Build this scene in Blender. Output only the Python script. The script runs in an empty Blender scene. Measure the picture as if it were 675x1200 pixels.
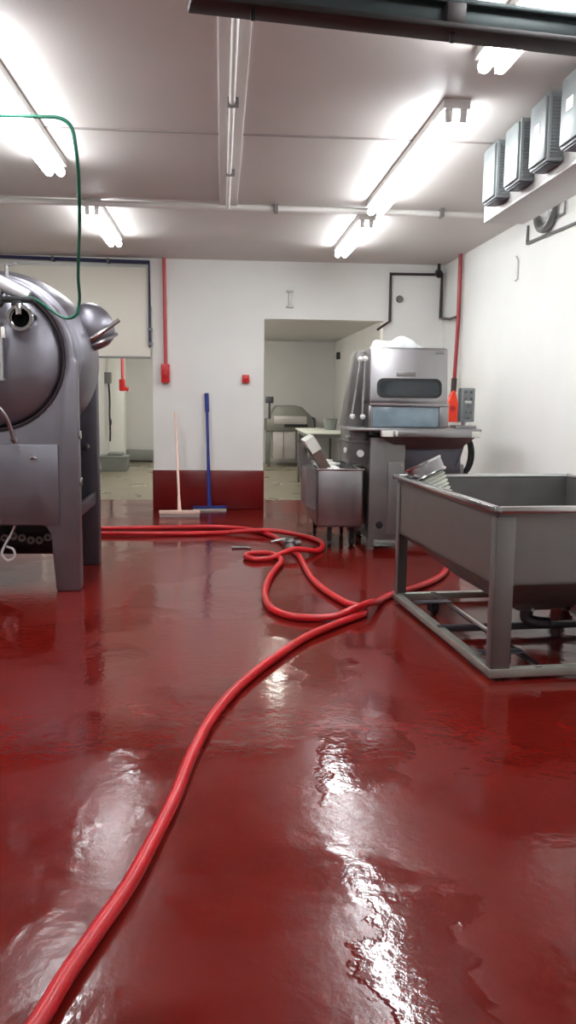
import bpy, bmesh, math, random
from mathutils import Vector, Matrix
random.seed(7)
SC = bpy.context.scene
COL = SC.collection
PI = math.pi

# ------------------------------------------------------------------ camera, world, exposure
cam_data = bpy.data.cameras.new('camera')
cam_data.sensor_fit = 'VERTICAL'
cam_data.sensor_height = 24.0
cam_data.lens = 20.0
cam_data.clip_start = 0.05
cam = bpy.data.objects.new('camera', cam_data)
COL.objects.link(cam)
cam.matrix_world = (Matrix.Translation((0, 0, 1.45)) @ Matrix.Rotation(math.radians(-4.5), 4, 'Z')
                    @ Matrix.Rotation(math.radians(90 - 7.85), 4, 'X') @ Matrix.Rotation(math.radians(0.7), 4, 'Z'))
SC.camera = cam
w = bpy.data.worlds.new('world'); SC.world = w; w.use_nodes = True
w.node_tree.nodes['Background'].inputs[0].default_value = (0.5, 0.5, 0.5, 1)
w.node_tree.nodes['Background'].inputs[1].default_value = 0.1
SC.view_settings.view_transform = 'Standard'
SC.view_settings.look = 'None'
SC.view_settings.gamma = 1.0
SC.view_settings.use_curve_mapping = False
SC.view_settings.exposure = 0.0
TUBE = 35.0        # strength of the main room's tubes
TUBE_BACK = 34.0    # strength of the next room's tube

# ------------------------------------------------------------------ materials
def lin(c):
    return tuple(((v/255)/12.92 if v/255 <= 0.04045 else ((v/255+0.055)/1.055)**2.4) for v in c) + (1,)

def mat(name, rgb, rough=0.5, metal=0.0, var=0.06, scale=6.0, bump=0.0, bscale=40.0, rvar=0.0, stretch=None,
        alpha=1.0, trans=0.0, spec=0.5, coat=0.0, emit=None):
    m = bpy.data.materials.new(name); m.use_nodes = True
    nt = m.node_tree; N = nt.nodes; L = nt.links
    b = N['Principled BSDF']
    b.inputs['Roughness'].default_value = rough
    b.inputs['Metallic'].default_value = metal
    b.inputs['Specular IOR Level'].default_value = spec
    b.inputs['Coat Weight'].default_value = coat
    b.inputs['Transmission Weight'].default_value = trans
    b.inputs['Alpha'].default_value = alpha
    if emit:
        b.inputs['Emission Color'].default_value = lin(emit[0]); b.inputs['Emission Strength'].default_value = emit[1]
    base = lin(rgb)
    tc = N.new('ShaderNodeTexCoord'); mp = N.new('ShaderNodeMapping')
    L.new(tc.outputs['Object'], mp.inputs['Vector'])
    if stretch: mp.inputs['Scale'].default_value = stretch
    nz = N.new('ShaderNodeTexNoise'); nz.inputs['Scale'].default_value = scale; nz.inputs['Detail'].default_value = 5
    L.new(mp.outputs['Vector'], nz.inputs['Vector'])
    cr = N.new('ShaderNodeValToRGB')
    cr.color_ramp.elements[0].position = 0.3; cr.color_ramp.elements[1].position = 0.7
    cr.color_ramp.elements[0].color = tuple(max(0, v*(1-var)) for v in base[:3]) + (1,)
    cr.color_ramp.elements[1].color = tuple(min(1, v*(1+var)) for v in base[:3]) + (1,)
    L.new(nz.outputs['Fac'], cr.inputs['Fac']); L.new(cr.outputs['Color'], b.inputs['Base Color'])
    if rvar:
        mr = N.new('ShaderNodeMapRange')
        mr.inputs['From Min'].default_value = 0.3; mr.inputs['From Max'].default_value = 0.7
        mr.inputs['To Min'].default_value = max(0.02, rough-rvar); mr.inputs['To Max'].default_value = min(1, rough+rvar)
        L.new(nz.outputs['Fac'], mr.inputs['Value']); L.new(mr.outputs['Result'], b.inputs['Roughness'])
    if bump:
        n2 = N.new('ShaderNodeTexNoise'); n2.inputs['Scale'].default_value = bscale; n2.inputs['Detail'].default_value = 3
        L.new(mp.outputs['Vector'], n2.inputs['Vector'])
        bp = N.new('ShaderNodeBump'); bp.inputs['Strength'].default_value = bump; bp.inputs['Distance'].default_value = 0.01
        L.new(n2.outputs['Fac'], bp.inputs['Height']); L.new(bp.outputs['Normal'], b.inputs['Normal'])
    return m

def floor_mat():
    m = bpy.data.materials.new('wet_red_floor'); m.use_nodes = True
    nt = m.node_tree; N = nt.nodes; L = nt.links
    b = N['Principled BSDF']
    tc = N.new('ShaderNodeTexCoord')
    def noise(scale, detail=4, rough=0.5, dist=0.0, sc=None):
        n = N.new('ShaderNodeTexNoise'); n.inputs['Scale'].default_value = scale
        n.inputs['Detail'].default_value = detail; n.inputs['Roughness'].default_value = rough
        n.inputs['Distortion'].default_value = dist
        if sc:
            mp = N.new('ShaderNodeMapping'); mp.inputs['Scale'].default_value = sc
            L.new(tc.outputs['Object'], mp.inputs['Vector']); L.new(mp.outputs['Vector'], n.inputs['Vector'])
        else:
            L.new(tc.outputs['Object'], n.inputs['Vector'])
        return n
    def ramp(src, p0, p1, c0, c1):
        r = N.new('ShaderNodeValToRGB')
        r.color_ramp.elements[0].position = p0; r.color_ramp.elements[1].position = p1
        r.color_ramp.elements[0].color = c0; r.color_ramp.elements[1].color = c1
        L.new(src, r.inputs['Fac']); return r
    sep = N.new('ShaderNodeSeparateXYZ'); L.new(tc.outputs['Object'], sep.inputs['Vector'])
    def mth(op, a, b_=None, clamp=False):
        n = N.new('ShaderNodeMath'); n.operation = op; n.use_clamp = clamp
        for i, v in enumerate((a, b_)):
            if v is None: continue
            if isinstance(v, (int, float)): n.inputs[i].default_value = v
            else: L.new(v, n.inputs[i])
        return n.outputs[0]
    wob = noise(2.2, 5, 0.65)
    off = mth('MULTIPLY', mth('SUBTRACT', wob.outputs['Fac'], 0.5), 0.9)
    dist = mth('ABSOLUTE', mth('ADD', mth('SUBTRACT', sep.outputs['X'], 0.52), off))
    trail = ramp(dist, 0.13, 0.16, (1, 1, 1, 1), (0, 0, 0, 1))
    ylim = ramp(mth('MULTIPLY', sep.outputs['Y'], 0.1), 0.44, 0.50, (1, 1, 1, 1), (0, 0, 0, 1))
    gap = ramp(mth('ABSOLUTE', mth('SUBTRACT', mth('ADD', sep.outputs['Y'], off), 2.62)), 0.22, 0.34, (0, 0, 0, 1), (1, 1, 1, 1))
    gap2 = ramp(mth('ABSOLUTE', mth('SUBTRACT', mth('ADD', sep.outputs['Y'], off), 3.75)), 0.25, 0.38, (0, 0, 0, 1), (1, 1, 1, 1))
    trl = mth('MULTIPLY', mth('MULTIPLY', trail.outputs['Color'], ylim.outputs['Color']), mth('MULTIPLY', gap.outputs['Color'], gap2.outputs['Color']))
    wet = noise(1.15, 4, 0.52, 0.4)
    wetr = ramp(wet.outputs['Fac'], 0.49, 0.56, (0, 0, 0, 1), (1, 1, 1, 1))
    wetv = mth('MAXIMUM', wetr.outputs['Color'], trl)
    class wetm: outputs = {'Color': wetv}
    dirt = noise(3.5, 6, 0.6)
    col = ramp(dirt.outputs['Fac'], 0.3, 0.7, lin((97, 19, 14)), lin((106, 22, 16)))
    mix = N.new('ShaderNodeMix'); mix.data_type = 'RGBA'
    L.new(wetm.outputs['Color'], mix.inputs['Factor'])
    L.new(col.outputs['Color'], mix.inputs['A'])
    mul = N.new('ShaderNodeMix'); mul.data_type = 'RGBA'; mul.blend_type = 'MULTIPLY'
    mul.inputs['Factor'].default_value = 1.0
    L.new(col.outputs['Color'], mul.inputs['A']); mul.inputs['B'].default_value = (0.90, 0.88, 0.88, 1)
    L.new(mul.outputs['Result'], mix.inputs['B'])
    L.new(mix.outputs['Result'], b.inputs['Base Color'])
    rr = N.new('ShaderNodeMapRange'); rr.inputs['To Min'].default_value = 0.19; rr.inputs['To Max'].default_value = 0.05
    L.new(wetm.outputs['Color'], rr.inputs['Value'])
    L.new(rr.outputs['Result'], b.inputs['Roughness'])
    b.inputs['IOR'].default_value = 1.37
    fine = noise(22, 4, 0.55)
    broad = noise(3.0, 2, 0.5)
    b1 = N.new('ShaderNodeBump'); b1.inputs['Strength'].default_value = 0.11; b1.inputs['Distance'].default_value = 0.01
    L.new(fine.outputs['Fac'], b1.inputs['Height'])
    b2 = N.new('ShaderNodeBump'); b2.inputs['Strength'].default_value = 0.10; b2.inputs['Distance'].default_value = 0.02
    L.new(broad.outputs['Fac'], b2.inputs['Height']); L.new(b1.outputs['Normal'], b2.inputs['Normal'])
    b3 = N.new('ShaderNodeBump'); b3.inputs['Strength'].default_value = 0.25; b3.inputs['Distance'].default_value = 0.004
    L.new(wetm.outputs['Color'], b3.inputs['Height']); L.new(b2.outputs['Normal'], b3.inputs['Normal'])
    L.new(b3.outputs['Normal'], b.inputs['Normal'])
    return m

M = {}
M['floor'] = floor_mat()
M['olive'] = mat('olive_floor', (132, 124, 106), 0.3, 0, 0.06, 1.5, 0.02, 20, rvar=0.05)
M['wall'] = mat('white_wall', (240, 240, 235), 0.55, 0, 0.03, 1.2, 0.06, 60)
M['lintel'] = mat('cream_panel', (247, 244, 229), 0.5, 0, 0.02, 2.0)
M['ceil'] = mat('painted_ceiling', (201, 195, 190), 0.5, 0, 0.04, 1.0, 0.08, 30)
M['seam'] = mat('ceiling_seam', (150, 142, 138), 0.7)
M['hallwall'] = mat('grey_hall_wall', (203, 201, 199), 0.55, 0, 0.03, 1.5)
M['curb'] = mat('red_plinth_paint', (104, 16, 16), 0.3, 0, 0.10, 5.0, 0.08, 30)
M['steel'] = mat('brushed_steel', (160, 157, 159), 0.36, 1.0, 0.05, 9.0, rvar=0.07, stretch=(1, 1, 0.25))
M['steel_tumbler'] = mat('tumbler_steel', (134, 131, 139), 0.44, 0.95, 0.05, 7.0, rvar=0.06)
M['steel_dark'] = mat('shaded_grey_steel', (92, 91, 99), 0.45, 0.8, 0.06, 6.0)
M['steel_trough'] = mat('worn_trough_steel', (122, 119, 117), 0.42, 0.65, 0.08, 7.0, rvar=0.07)
M['rail'] = mat('worn_rail_steel', (165, 165, 156), 0.5, 0.6, 0.10, 9.0)
M['steel_bright'] = mat('polished_steel', (205, 205, 205), 0.22, 1.0, 0.03, 8.0)
M['chrome'] = mat('chrome_fitting', (220, 220, 222), 0.10, 1.0, 0.02, 8.0)
M['black'] = mat('black_rubber', (18, 18, 20), 0.5, 0, 0.1)
M['void'] = mat('port_shade_black', (8, 8, 9), 0.9, 0, 0.1, spec=0.1)  # black colour standing for the shade inside the sight port
M['gap_shade'] = mat('dark_gap_shade', (70, 56, 62), 0.5, 0.2, 0.08)  # dark colour standing for shade in the gap round the tumbler door
M['dark'] = mat('dark_cavity_metal', (40, 38, 40), 0.5, 0.3, 0.1)
M['glass'] = mat('dark_window_glass', (44, 50, 54), 0.10, 0, 0.25, 5.0, spec=0.8)
M['curtain'] = mat('bluish_clear_plastic', (120, 136, 146), 0.18, 0, 0.16, 9.0, 0.4, 9.0, spec=0.7)
M['white_plastic'] = mat('white_plastic', (238, 236, 230), 0.4, 0, 0.02)
M['film'] = mat('thin_white_film', (236, 238, 238), 0.3, 0, 0.03, bump=0.3, bscale=12)
M['fixture'] = mat('white_enamel', (225, 224, 220), 0.4, 0, 0.02)
M['tube'] = mat('lit_tube', (255, 255, 255), 0.4, 0, 0.0, emit=((246, 251, 255), TUBE))
M['tube2'] = mat('lit_tube_dim', (255, 255, 255), 0.4, 0, 0.0, emit=((250, 250, 238), TUBE_BACK))
M['tube3'] = mat('fill_tube_glow', (255, 255, 255), 0.4, 0, 0.0, emit=((252, 250, 240), 40.0))  # glow of the two lamps added to brighten the next room
M['pipewhite'] = mat('white_pipe_paint', (226, 223, 218), 0.4, 0, 0.03)
M['beam'] = mat('dark_teal_paint', (56, 66, 66), 0.4, 0.3, 0.15, 12.0)
M['beam_dark'] = mat('dark_brown_iron', (44, 38, 38), 0.5, 0.4, 0.15, 12.0)
M['greybox'] = mat('grey_enclosure', (126, 131, 131), 0.45, 0.2, 0.03)
M['greybox_dark'] = mat('enclosure_grille', (110, 113, 114), 0.5, 0.3, 0.05)
M['tray'] = mat('galvanised_tray', (190, 186, 184), 0.45, 0.5, 0.04)
M['conduit'] = mat('grey_conduit', (128, 128, 126), 0.4, 0.6, 0.05)
M['red'] = mat('red_paint', (196, 34, 36), 0.4, 0, 0.06)
M['darkred'] = mat('dark_red_pipe_paint', (150, 40, 46), 0.4, 0, 0.08)
M['pinkred'] = mat('faded_red_conduit', (196, 74, 78), 0.45, 0, 0.05)
M['orange'] = mat('orange_red_plastic', (240, 62, 30), 0.35, 0, 0.04)
M['hose'] = mat('red_hose_rubber', (186, 18, 28), 0.33, 0, 0.06, 12.0, bump=0.15, bscale=60)
M['green'] = mat('green_airline', (26, 96, 74), 0.4, 0, 0.08)
M['blue'] = mat('blue_plastic', (26, 44, 128), 0.4, 0, 0.08)
M['bluepipe'] = mat('navy_pipe', (42, 44, 84), 0.4, 0.1, 0.08)
M['blackpipe'] = mat('dark_iron_pipe', (58, 46, 48), 0.45, 0.2, 0.1)
M['squeegee'] = mat('pale_squeegee_plastic', (240, 206, 190), 0.4, 0, 0.03)
M['brown'] = mat('brown_plastic', (104, 82, 74), 0.5, 0, 0.08)
M['bin'] = mat('grey_bin_plastic', (122, 126, 122), 0.5, 0, 0.05)
M['hallsteel'] = mat('dull_hall_steel', (128, 128, 122), 0.45, 0.6, 0.06)
M['pale'] = mat('pale_board', (222, 222, 212), 0.4, 0, 0.03)
M['wraptube'] = mat('cloudy_hose', (206, 204, 206), 0.18, 0.2, 0.05)
M['ledge'] = mat('grey_plinth_paint', (134, 136, 132), 0.5, 0, 0.04)

# ------------------------------------------------------------------ mesh helpers
def nb(): return bmesh.new()

def absorb(bm, tmp):
    me = bpy.data.meshes.new('tmp'); tmp.to_mesh(me); tmp.free(); bm.from_mesh(me); bpy.data.meshes.remove(me); return bm

def box(bm, x0, x1, y0, y1, z0, z1, bev=0.0, seg=2):
    t = bmesh.new()
    r = bmesh.ops.create_cube(t, size=1)
    for v in t.verts:
        v.co = Vector((x0 + (v.co.x+.5)*(x1-x0), y0 + (v.co.y+.5)*(y1-y0), z0 + (v.co.z+.5)*(z1-z0)))
    if bev: bmesh.ops.bevel(t, geom=list(t.edges), offset=bev, segments=seg, affect='EDGES', profile=0.5)
    return absorb(bm, t)

def spline(pts, n=8):
    pts = [Vector(p) for p in pts]
    if len(pts) < 3: return pts
    out = []
    for i in range(len(pts)-1):
        p0 = pts[i-1] if i else pts[0]*2 - pts[1]
        p1, p2 = pts[i], pts[i+1]
        p3 = pts[i+2] if i+2 < len(pts) else pts[-1]*2 - pts[-2]
        d1 = max((p1-p0).length, 1e-5)**.5; d2 = max((p2-p1).length, 1e-5)**.5; d3 = max((p3-p2).length, 1e-5)**.5
        m1 = ((p1-p0)/d1 - (p2-p0)/(d1+d2) + (p2-p1)/d2)*d2
        m2 = ((p2-p1)/d2 - (p3-p1)/(d2+d3) + (p3-p2)/d3)*d2
        for k in range(n):
            t = k/n
            out.append((2*t**3-3*t*t+1)*p1 + (t**3-2*t*t+t)*m1 + (-2*t**3+3*t*t)*p2 + (t**3-t*t)*m2)
    out.append(pts[-1]); return out

def tube(bm, pts, r, seg=10, smooth=0, caps=True):
    n0 = len(pts)
    pts = spline(pts, smooth) if smooth else [Vector(p) for p in pts]
    if smooth and isinstance(r, (list, tuple)):
        q = [i*(n0-1)/(len(pts)-1) for i in range(len(pts))]
        r = [r[min(int(a), n0-2)] + (r[min(int(a), n0-2)+1]-r[min(int(a), n0-2)])*(a-min(int(a), n0-2)) for a in q]
    n = len(pts); rings = []; ref = None
    for i, p in enumerate(pts):
        a = pts[max(i-1, 0)]; b = pts[min(i+1, n-1)]
        d = (b-a).normalized()
        if ref is None:
            ref = Vector((0, 0, 1)) if abs(d.z) < .9 else Vector((1, 0, 0))
        u = (ref - d*ref.dot(d)).normalized(); v = d.cross(u); ref = u
        k = 1.0
        if 0 < i < n-1 and not smooth:
            c = (p-a).normalized().dot((b-p).normalized()); k = 1/max(math.sqrt(max((1+c)/2, .1)), .5)
        rr = r[i] if isinstance(r, (list, tuple)) else r
        rings.append([bm.verts.new(p + (u*math.cos(2*PI*j/seg) + v*math.sin(2*PI*j/seg))*rr*(k if k < 1.5 else 1.5)) for j in range(seg)])
    for i in range(n-1):
        for j in range(seg):
            bm.faces.new((rings[i][j], rings[i][(j+1) % seg], rings[i+1][(j+1) % seg], rings[i+1][j]))
    if caps:
        bm.faces.new(rings[0][::-1]); bm.faces.new(rings[-1])
    return bm

def lathe(bm, prof, origin, axis=(0, 0, 1), seg=32, sx=1.0, close=True):
    """profile of (radius, distance along axis)"""
    ax = Vector(axis).normalized(); o = Vector(origin)
    ref = Vector((0, 0, 1)) if abs(ax.z) < .9 else Vector((1, 0, 0))
    u = (ref - ax*ref.dot(ax)).normalized(); v = ax.cross(u)
    rings = []
    for r, h in prof:
        if r < 1e-6: rings.append([bm.verts.new(o + ax*h)])
        else: rings.append([bm.verts.new(o + ax*h + (u*math.cos(2*PI*j/seg) + v*math.sin(2*PI*j/seg)*sx)*r) for j in range(seg)])
    for a, b in zip(rings, rings[1:]):
        for j in range(seg):
            k = (j+1) % seg
            if len(a) == 1 and len(b) == 1: continue
            if len(a) == 1: bm.faces.new((a[0], b[k], b[j]))
            elif len(b) == 1: bm.faces.new((a[j], a[k], b[0]))
            else: bm.faces.new((a[j], a[k], b[k], b[j]))
    if close:
        if len(rings[0]) > 1: bm.faces.new(rings[0][::-1])
        if len(rings[-1]) > 1: bm.faces.new(rings[-1])
    return bm

def prism(bm, loops, d0, d1, plane='XZ', bev=0.0):
    """loops: outer outline plus holes, 2-D; extruded from d0 to d1 along the third axis"""
    t = bmesh.new(); edges = []
    def P(a, b, d): return {'XZ': (a, d, b), 'YZ': (d, a, b), 'XY': (a, b, d)}[plane]
    for lp in loops:
        vs = [t.verts.new(P(a, b, d0)) for a, b in lp]
        for i in range(len(vs)): edges.append(t.edges.new((vs[i], vs[(i+1) % len(vs)])))
    if len(loops) == 1: t.faces.new(list(t.verts))
    else: bmesh.ops.triangle_fill(t, use_beauty=True, use_dissolve=False, edges=edges)
    r = bmesh.ops.extrude_face_region(t, geom=list(t.faces))
    off = Vector(P(0, 0, d1-d0))
    for g in r['geom']:
        if isinstance(g, bmesh.types.BMVert): g.co += off
    bmesh.ops.recalc_face_normals(t, faces=list(t.faces))
    if bev:
        es = [e for e in t.edges if len(e.link_faces) == 2 and e.calc_face_angle(0) > 0.6]
        bmesh.ops.bevel(t, geom=es, offset=bev, segments=2, affect='EDGES', profile=0.5)
    return absorb(bm, t)

def hull8(bm, bottom, top):
    """frustum from four bottom points to four top points"""
    vs = [bm.verts.new(p) for p in list(bottom)+list(top)]
    bm.faces.new(vs[3::-1]); bm.faces.new(vs[4:])
    for i in range(4):
        j = (i+1) % 4; bm.faces.new((vs[i], vs[j], vs[4+j], vs[4+i]))
    return bm

def wloc(o):
    p = Vector((0, 0, 0))
    while o: p += Vector(o.location); o = o.parent
    return p

def obj(name, bm, m, parent=None, local=False, label=None, ang=35, keep_origin=False):
    bmesh.ops.recalc_face_normals(bm, faces=list(bm.faces))
    if parent is not None:
        if not local: bmesh.ops.translate(bm, verts=list(bm.verts), vec=-wloc(parent))
        loc = Vector((0, 0, 0))
    elif keep_origin: loc = Vector((0, 0, 0))
    else:
        xs = [v.co.x for v in bm.verts]; ys = [v.co.y for v in bm.verts]; zs = [v.co.z for v in bm.verts]
        loc = Vector(((min(xs)+max(xs))/2, (min(ys)+max(ys))/2, min(zs)))
        bmesh.ops.translate(bm, verts=list(bm.verts), vec=-loc)
    me = bpy.data.meshes.new(name); bm.to_mesh(me); bm.free()
    me.materials.append(M[m] if isinstance(m, str) else m)
    for p in me.polygons: p.use_smooth = True
    me.set_sharp_from_angle(angle=math.radians(ang))
    o = bpy.data.objects.new(name, me); COL.objects.link(o)
    o.location = loc
    if parent is not None: o.parent = parent
    if label: o['label'] = label
    return o

def thing(name, label, cat, loc=(0, 0, 0), rotz=0, group=None):
    o = bpy.data.objects.new(name, None); COL.objects.link(o)
    o.empty_display_size = 0.1
    o.location = loc; o.rotation_euler = (0, 0, rotz); o['label'] = label; o['category'] = cat
    if group: o['group'] = group
    return o

def tag(o, label, cat, group=None):
    o['label'] = label; o['category'] = cat
    if group: o['group'] = group
    return o

def struct(name, bm, m, parent=None):
    o = obj(name, bm, m, parent, keep_origin=True)
    if parent is None: o['kind'] = 'structure'
    return o

def dup(root, loc, label):
    def cp(o, par):
        c = o.copy(); COL.objects.link(c)
        if par is not None: c.parent = par
        for ch in list(o.children): cp(ch, c)
        return c
    r = cp(root, None); r.location = loc; r['label'] = label
    return r

# ------------------------------------------------------------------ the room
XL, XR, YB, YF, CZ = -4.0, 2.78, -2.0, 10.8, 3.07
YFAR = 18.3
struct('floor', box(nb(), XL-.2, XR+.2, YB-.2, 11.70, -0.2, 0), 'floor')
struct('floor.001', box(nb(), -2.5, 2.6, 11.70, YFAR+.2, -0.2, 0), 'olive')
struct('ceiling', box(nb(), XL-.2, XR+.2, YB-.2, 11.0, CZ, CZ+.2), 'ceil')
struct('wall_left', box(nb(), XL-.2, XL, YB-.2, 11.0, 0, CZ), 'wall')
struct('wall_right', box(nb(), XR, XR+.2, YB-.2, 11.0, 0, CZ), 'wall')
struct('wall_front', box(nb(), XL, XR, YB-.2, YB, 0, CZ), 'wall')
struct('wall_back', prism(nb(), [[(XL, 0), (-2.25, 0), (-2.25, 2.5), (-.85, 2.5), (-.85, 0), (.525, 0), (.525, 2.375),
                                  (2.02, 2.375), (2.02, 0), (XR, 0), (XR, CZ), (XL, CZ)]], YF, YF+.2), 'wall')
struct('baseboard_back', box(nb(), -.86, .535, YF-.07, YF, 0, .49, .012), 'curb')
# half-raised white door over the left opening
d1 = struct('door_1', box(nb(), -3.0, -.872, YF-.075, YF-.002, 1.885, 2.95, .01), 'lintel')
obj('bottom_seal', box(nb(), -3.0, -.872, YF-.07, YF-.01, 1.865, 1.885, .004), 'conduit', d1, label='grey rubber bottom seal')
# ceiling seams and batten
struct('trim_1', box(nb(), XL, XR, 5.64, 5.665, CZ-.006, CZ+.01), 'seam')
struct('trim_2', box(nb(), -.02, .13, YB, 7.66, CZ-.025, CZ+.01, .006), 'ceil')
struct('trim_3', box(nb(), XL, XR, 7.74, 7.775, CZ-.008, CZ+.01), 'seam')
# next room
struct('wall_far', box(nb(), -2.5, 2.6, YFAR, YFAR+.2, 0, 2.6), 'hallwall')
struct('wall_far_left', box(nb(), -2.5, -2.3, 11.0, YFAR, 0, 2.6), 'hallwall')
struct('wall_far_right', box(nb(), 2.4, 2.6, 11.0, YFAR, 0, 2.6), 'hallwall')
struct('ceiling.001', box(nb(), -2.5, 2.6, 11.0, YFAR+.2, 2.56, 2.76), 'hallwall')
struct('trim_4', box(nb(), -2.3, -2.0, 17.75, YFAR, 0, 2.56, .01), 'wall')
struct('baseboard_far', box(nb(), -2.0, .4, YFAR-.15, YFAR, .03, .26, .015), 'ledge')

# ------------------------------------------------------------------ tube lights
def light(name, label, x, y0, y1, z=CZ, tm='tube', group='twin tube strip lights under the ceiling', dz=0.0):
    t = thing(name, label, 'ceiling light', (x, (y0+y1)/2, z), 0, group)
    b = nb(); box(b, x-.075, x+.075, y0, y1, z-.05+dz, z-.0, .004)
    obj('channel', b, 'fixture', t)
    for s in (-1, 1):
        obj('tube', tube(nb(), [(x+s*.04, y0+.045, z-.092+dz), (x+s*.04, y1-.045, z-.092+dz)], .03, 14), tm, t, label='glowing fluorescent tube')
        for ye in (y0+.012, y1-.047):
            e = nb(); box(e, x+s*.04-.02, x+s*.04+.02, ye, ye+.035, z-.115+dz, z-.048+dz, .004)
            obj('socket', e, 'fixture', t)
    return t
light('strip_light', 'long lit strip light in the middle of the right-hand row', 1.29, 4.87, 7.42)
light('strip_light.001', 'short lit strip light at the far end of the right-hand row', 1.31, 7.92, 9.66)
light('strip_light.002', 'lit strip light at upper right, crossed by the dark overhead beam', 1.26, 1.70, 4.20)
light('strip_light.003', 'lit strip light at the left edge behind the green air line', -1.17, 4.0, 6.42)
light('strip_light.004', 'small lit strip light left of centre, near the cream overhead door', -1.11, 7.68, 9.34)
light('strip_light.005', 'strip light above the viewer at the left, brightening the near ceiling', -1.2, 1.2, 3.6)
light('strip_light.006', 'strip light in the grey room behind the right doorway', .80, 11.2, 11.98, 2.56, 'tube2', group=None, dz=.036)
light('fill_light', 'nearer added fill light of the next room, unseen behind the white pillar', -.32, 12.2, 14.4, 2.56, 'tube3', group=None)  # added lamp, kept out of view, that lifts the next room's brightness
light('fill_light.001', 'farther added fill light of the next room, unseen behind the white pillar', -.32, 15.0, 17.2, 2.56, 'tube3', group=None)  # second added lamp, also unseen, filling the back of the next room

# ------------------------------------------------------------------ pipes along ceiling and walls
def pipe(name, pts, r, m, label, cat='pipe', smooth=0, clips=()):
    t = tag(obj(name, tube(nb(), pts, r, 12, smooth), m), label, cat)
    t0 = wloc(t)
    for c in clips:
        b = nb(); box(b, *c)
        obj('pipe_clip', b, 'conduit', t)
    return t
pipe('ceiling_pipe', [(XL, 7.60, 3.035), (XR, 7.66, 3.035)], .026, 'pipewhite', 'white pipe running across the ceiling from side to side',
     clips=[(-2.2, -2.17, 7.565, 7.66, 3.0, CZ), (.45, .48, 7.58, 7.68, 3.0, CZ), (1.9, 1.93, 7.58, 7.68, 3.0, CZ)])
pipe('ceiling_conduit', [(.065, YB, 3.02), (.05, 7.56, 3.02)], .017, 'pipewhite', 'thin white conduit along the ceiling batten towards the back wall',
     clips=[(.03, .09, 4.9, 4.94, 3.0, 3.05), (.03, .09, 6.4, 6.44, 3.0, 3.05)])
pipe('wall_pipe', [(-3.2, 10.70, 3.04), (-.875, 10.70, 3.005), (-.872, 10.70, 2.0)], .018, 'bluepipe',
     'dark blue pipe over the cream overhead door, dropping at its right edge',
     clips=[(-2.03, -2.0, 10.67, 10.8, 3.0, 3.05), (-1.38, -1.35, 10.67, 10.8, 2.99, 3.04), (-.9, -.845, 10.67, 10.8, 2.2, 2.23), (-.895, -.845, 10.68, 10.8, 2.02, 2.06)])
pipe('wall_pipe.001', [(1.93, 10.68, 2.26), (1.99, 10.73, 2.30), (2.092, 10.755, 2.37), (2.088, 10.755, 2.945), (2.735, 10.755, 2.95),
                       (2.735, 10.755, 2.42), (2.735, 10.3, 2.37), (2.735, 10.0, 2.37)], .016, 'blackpipe',
     'dark pipe framing the upper right of the back wall, joining the red drop pipe')

def power_drop(name, label, x, y, ztop, zbox0, zbox1):
    t = thing(name, label, 'power drop', (x, y, zbox0))
    obj('conduit', tube(nb(), [(x-.01, y, ztop), (x, y, zbox1)], .021, 10), 'pinkred', t)
    b = nb(); box(b, x-.052, x+.05, y-.06, y+.045, zbox0, zbox1, .012)
    bx = obj('switch_box', b, 'red', t, label='bright red switch box')
    b = nb(); box(b, x-.025, x+.022, y-.075, y-.058, zbox0+.07, zbox0+.13, .006); box(b, x-.05, x+.048, y-.064, y-.058, zbox0+.14, zbox0+.146)
    obj('lever', b, 'red', bx)
    return t
power_drop('power_drop', 'thin red conduit down the white wall to a red switch box', -.69, 10.75, CZ, 1.575, 1.80)
# red drop seen through the left door
t = thing('power_drop', 'red drop pipe with nozzle seen through the left doorway', 'power drop', (-1.585, 14.0, 1.47))
obj('conduit', tube(nb(), [(-1.585, 14, 2.56), (-1.583, 14, 1.62)], .024, 8), 'pinkred', t)
b = nb(); box(b, -1.635, -1.545, 13.95, 14.05, 1.47, 1.66, .015); tube(b, [(-1.56, 14, 1.52), (-1.49, 14, 1.49)], .03, 8)
obj('connector', b, 'red', t)
# red pipe with orange end by the right wall
t = thing('power_drop', 'red drop pipe beside the injector ending in an orange-red plug', 'power drop', (2.70, 9.93, 1.15))
obj('conduit', tube(nb(), [(2.735, 9.93, CZ), (2.735, 9.93, 2.3), (2.715, 9.93, 1.6)], .024, 10), 'darkred', t)
b = nb(); tube(b, [(2.715, 9.93, 1.66), (2.71, 9.93, 1.50)], .034, 12)
obj('coupling', b, 'blackpipe', t)
b = nb(); prism(b, [[(2.70-.085, 1.15), (2.70+.075, 1.15), (2.70+.085, 1.19), (2.70+.07, 1.33), (2.70+.04, 1.46), (2.70+.02, 1.52), (2.70-.01, 1.52), (2.70-.04, 1.45), (2.70-.075, 1.33), (2.70-.095, 1.19)]], 9.88, 9.97, 'XZ', .015)
pl = obj('plug', b, 'orange', t, label='orange-red tapered plug')
b = nb(); lathe(b, [(.035, 0), (.035, .012), (.0, .012)], (2.695, 9.882, 1.31), (0, -1, 0), 14)
obj('plug_socket', b, 'red', pl)

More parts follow.
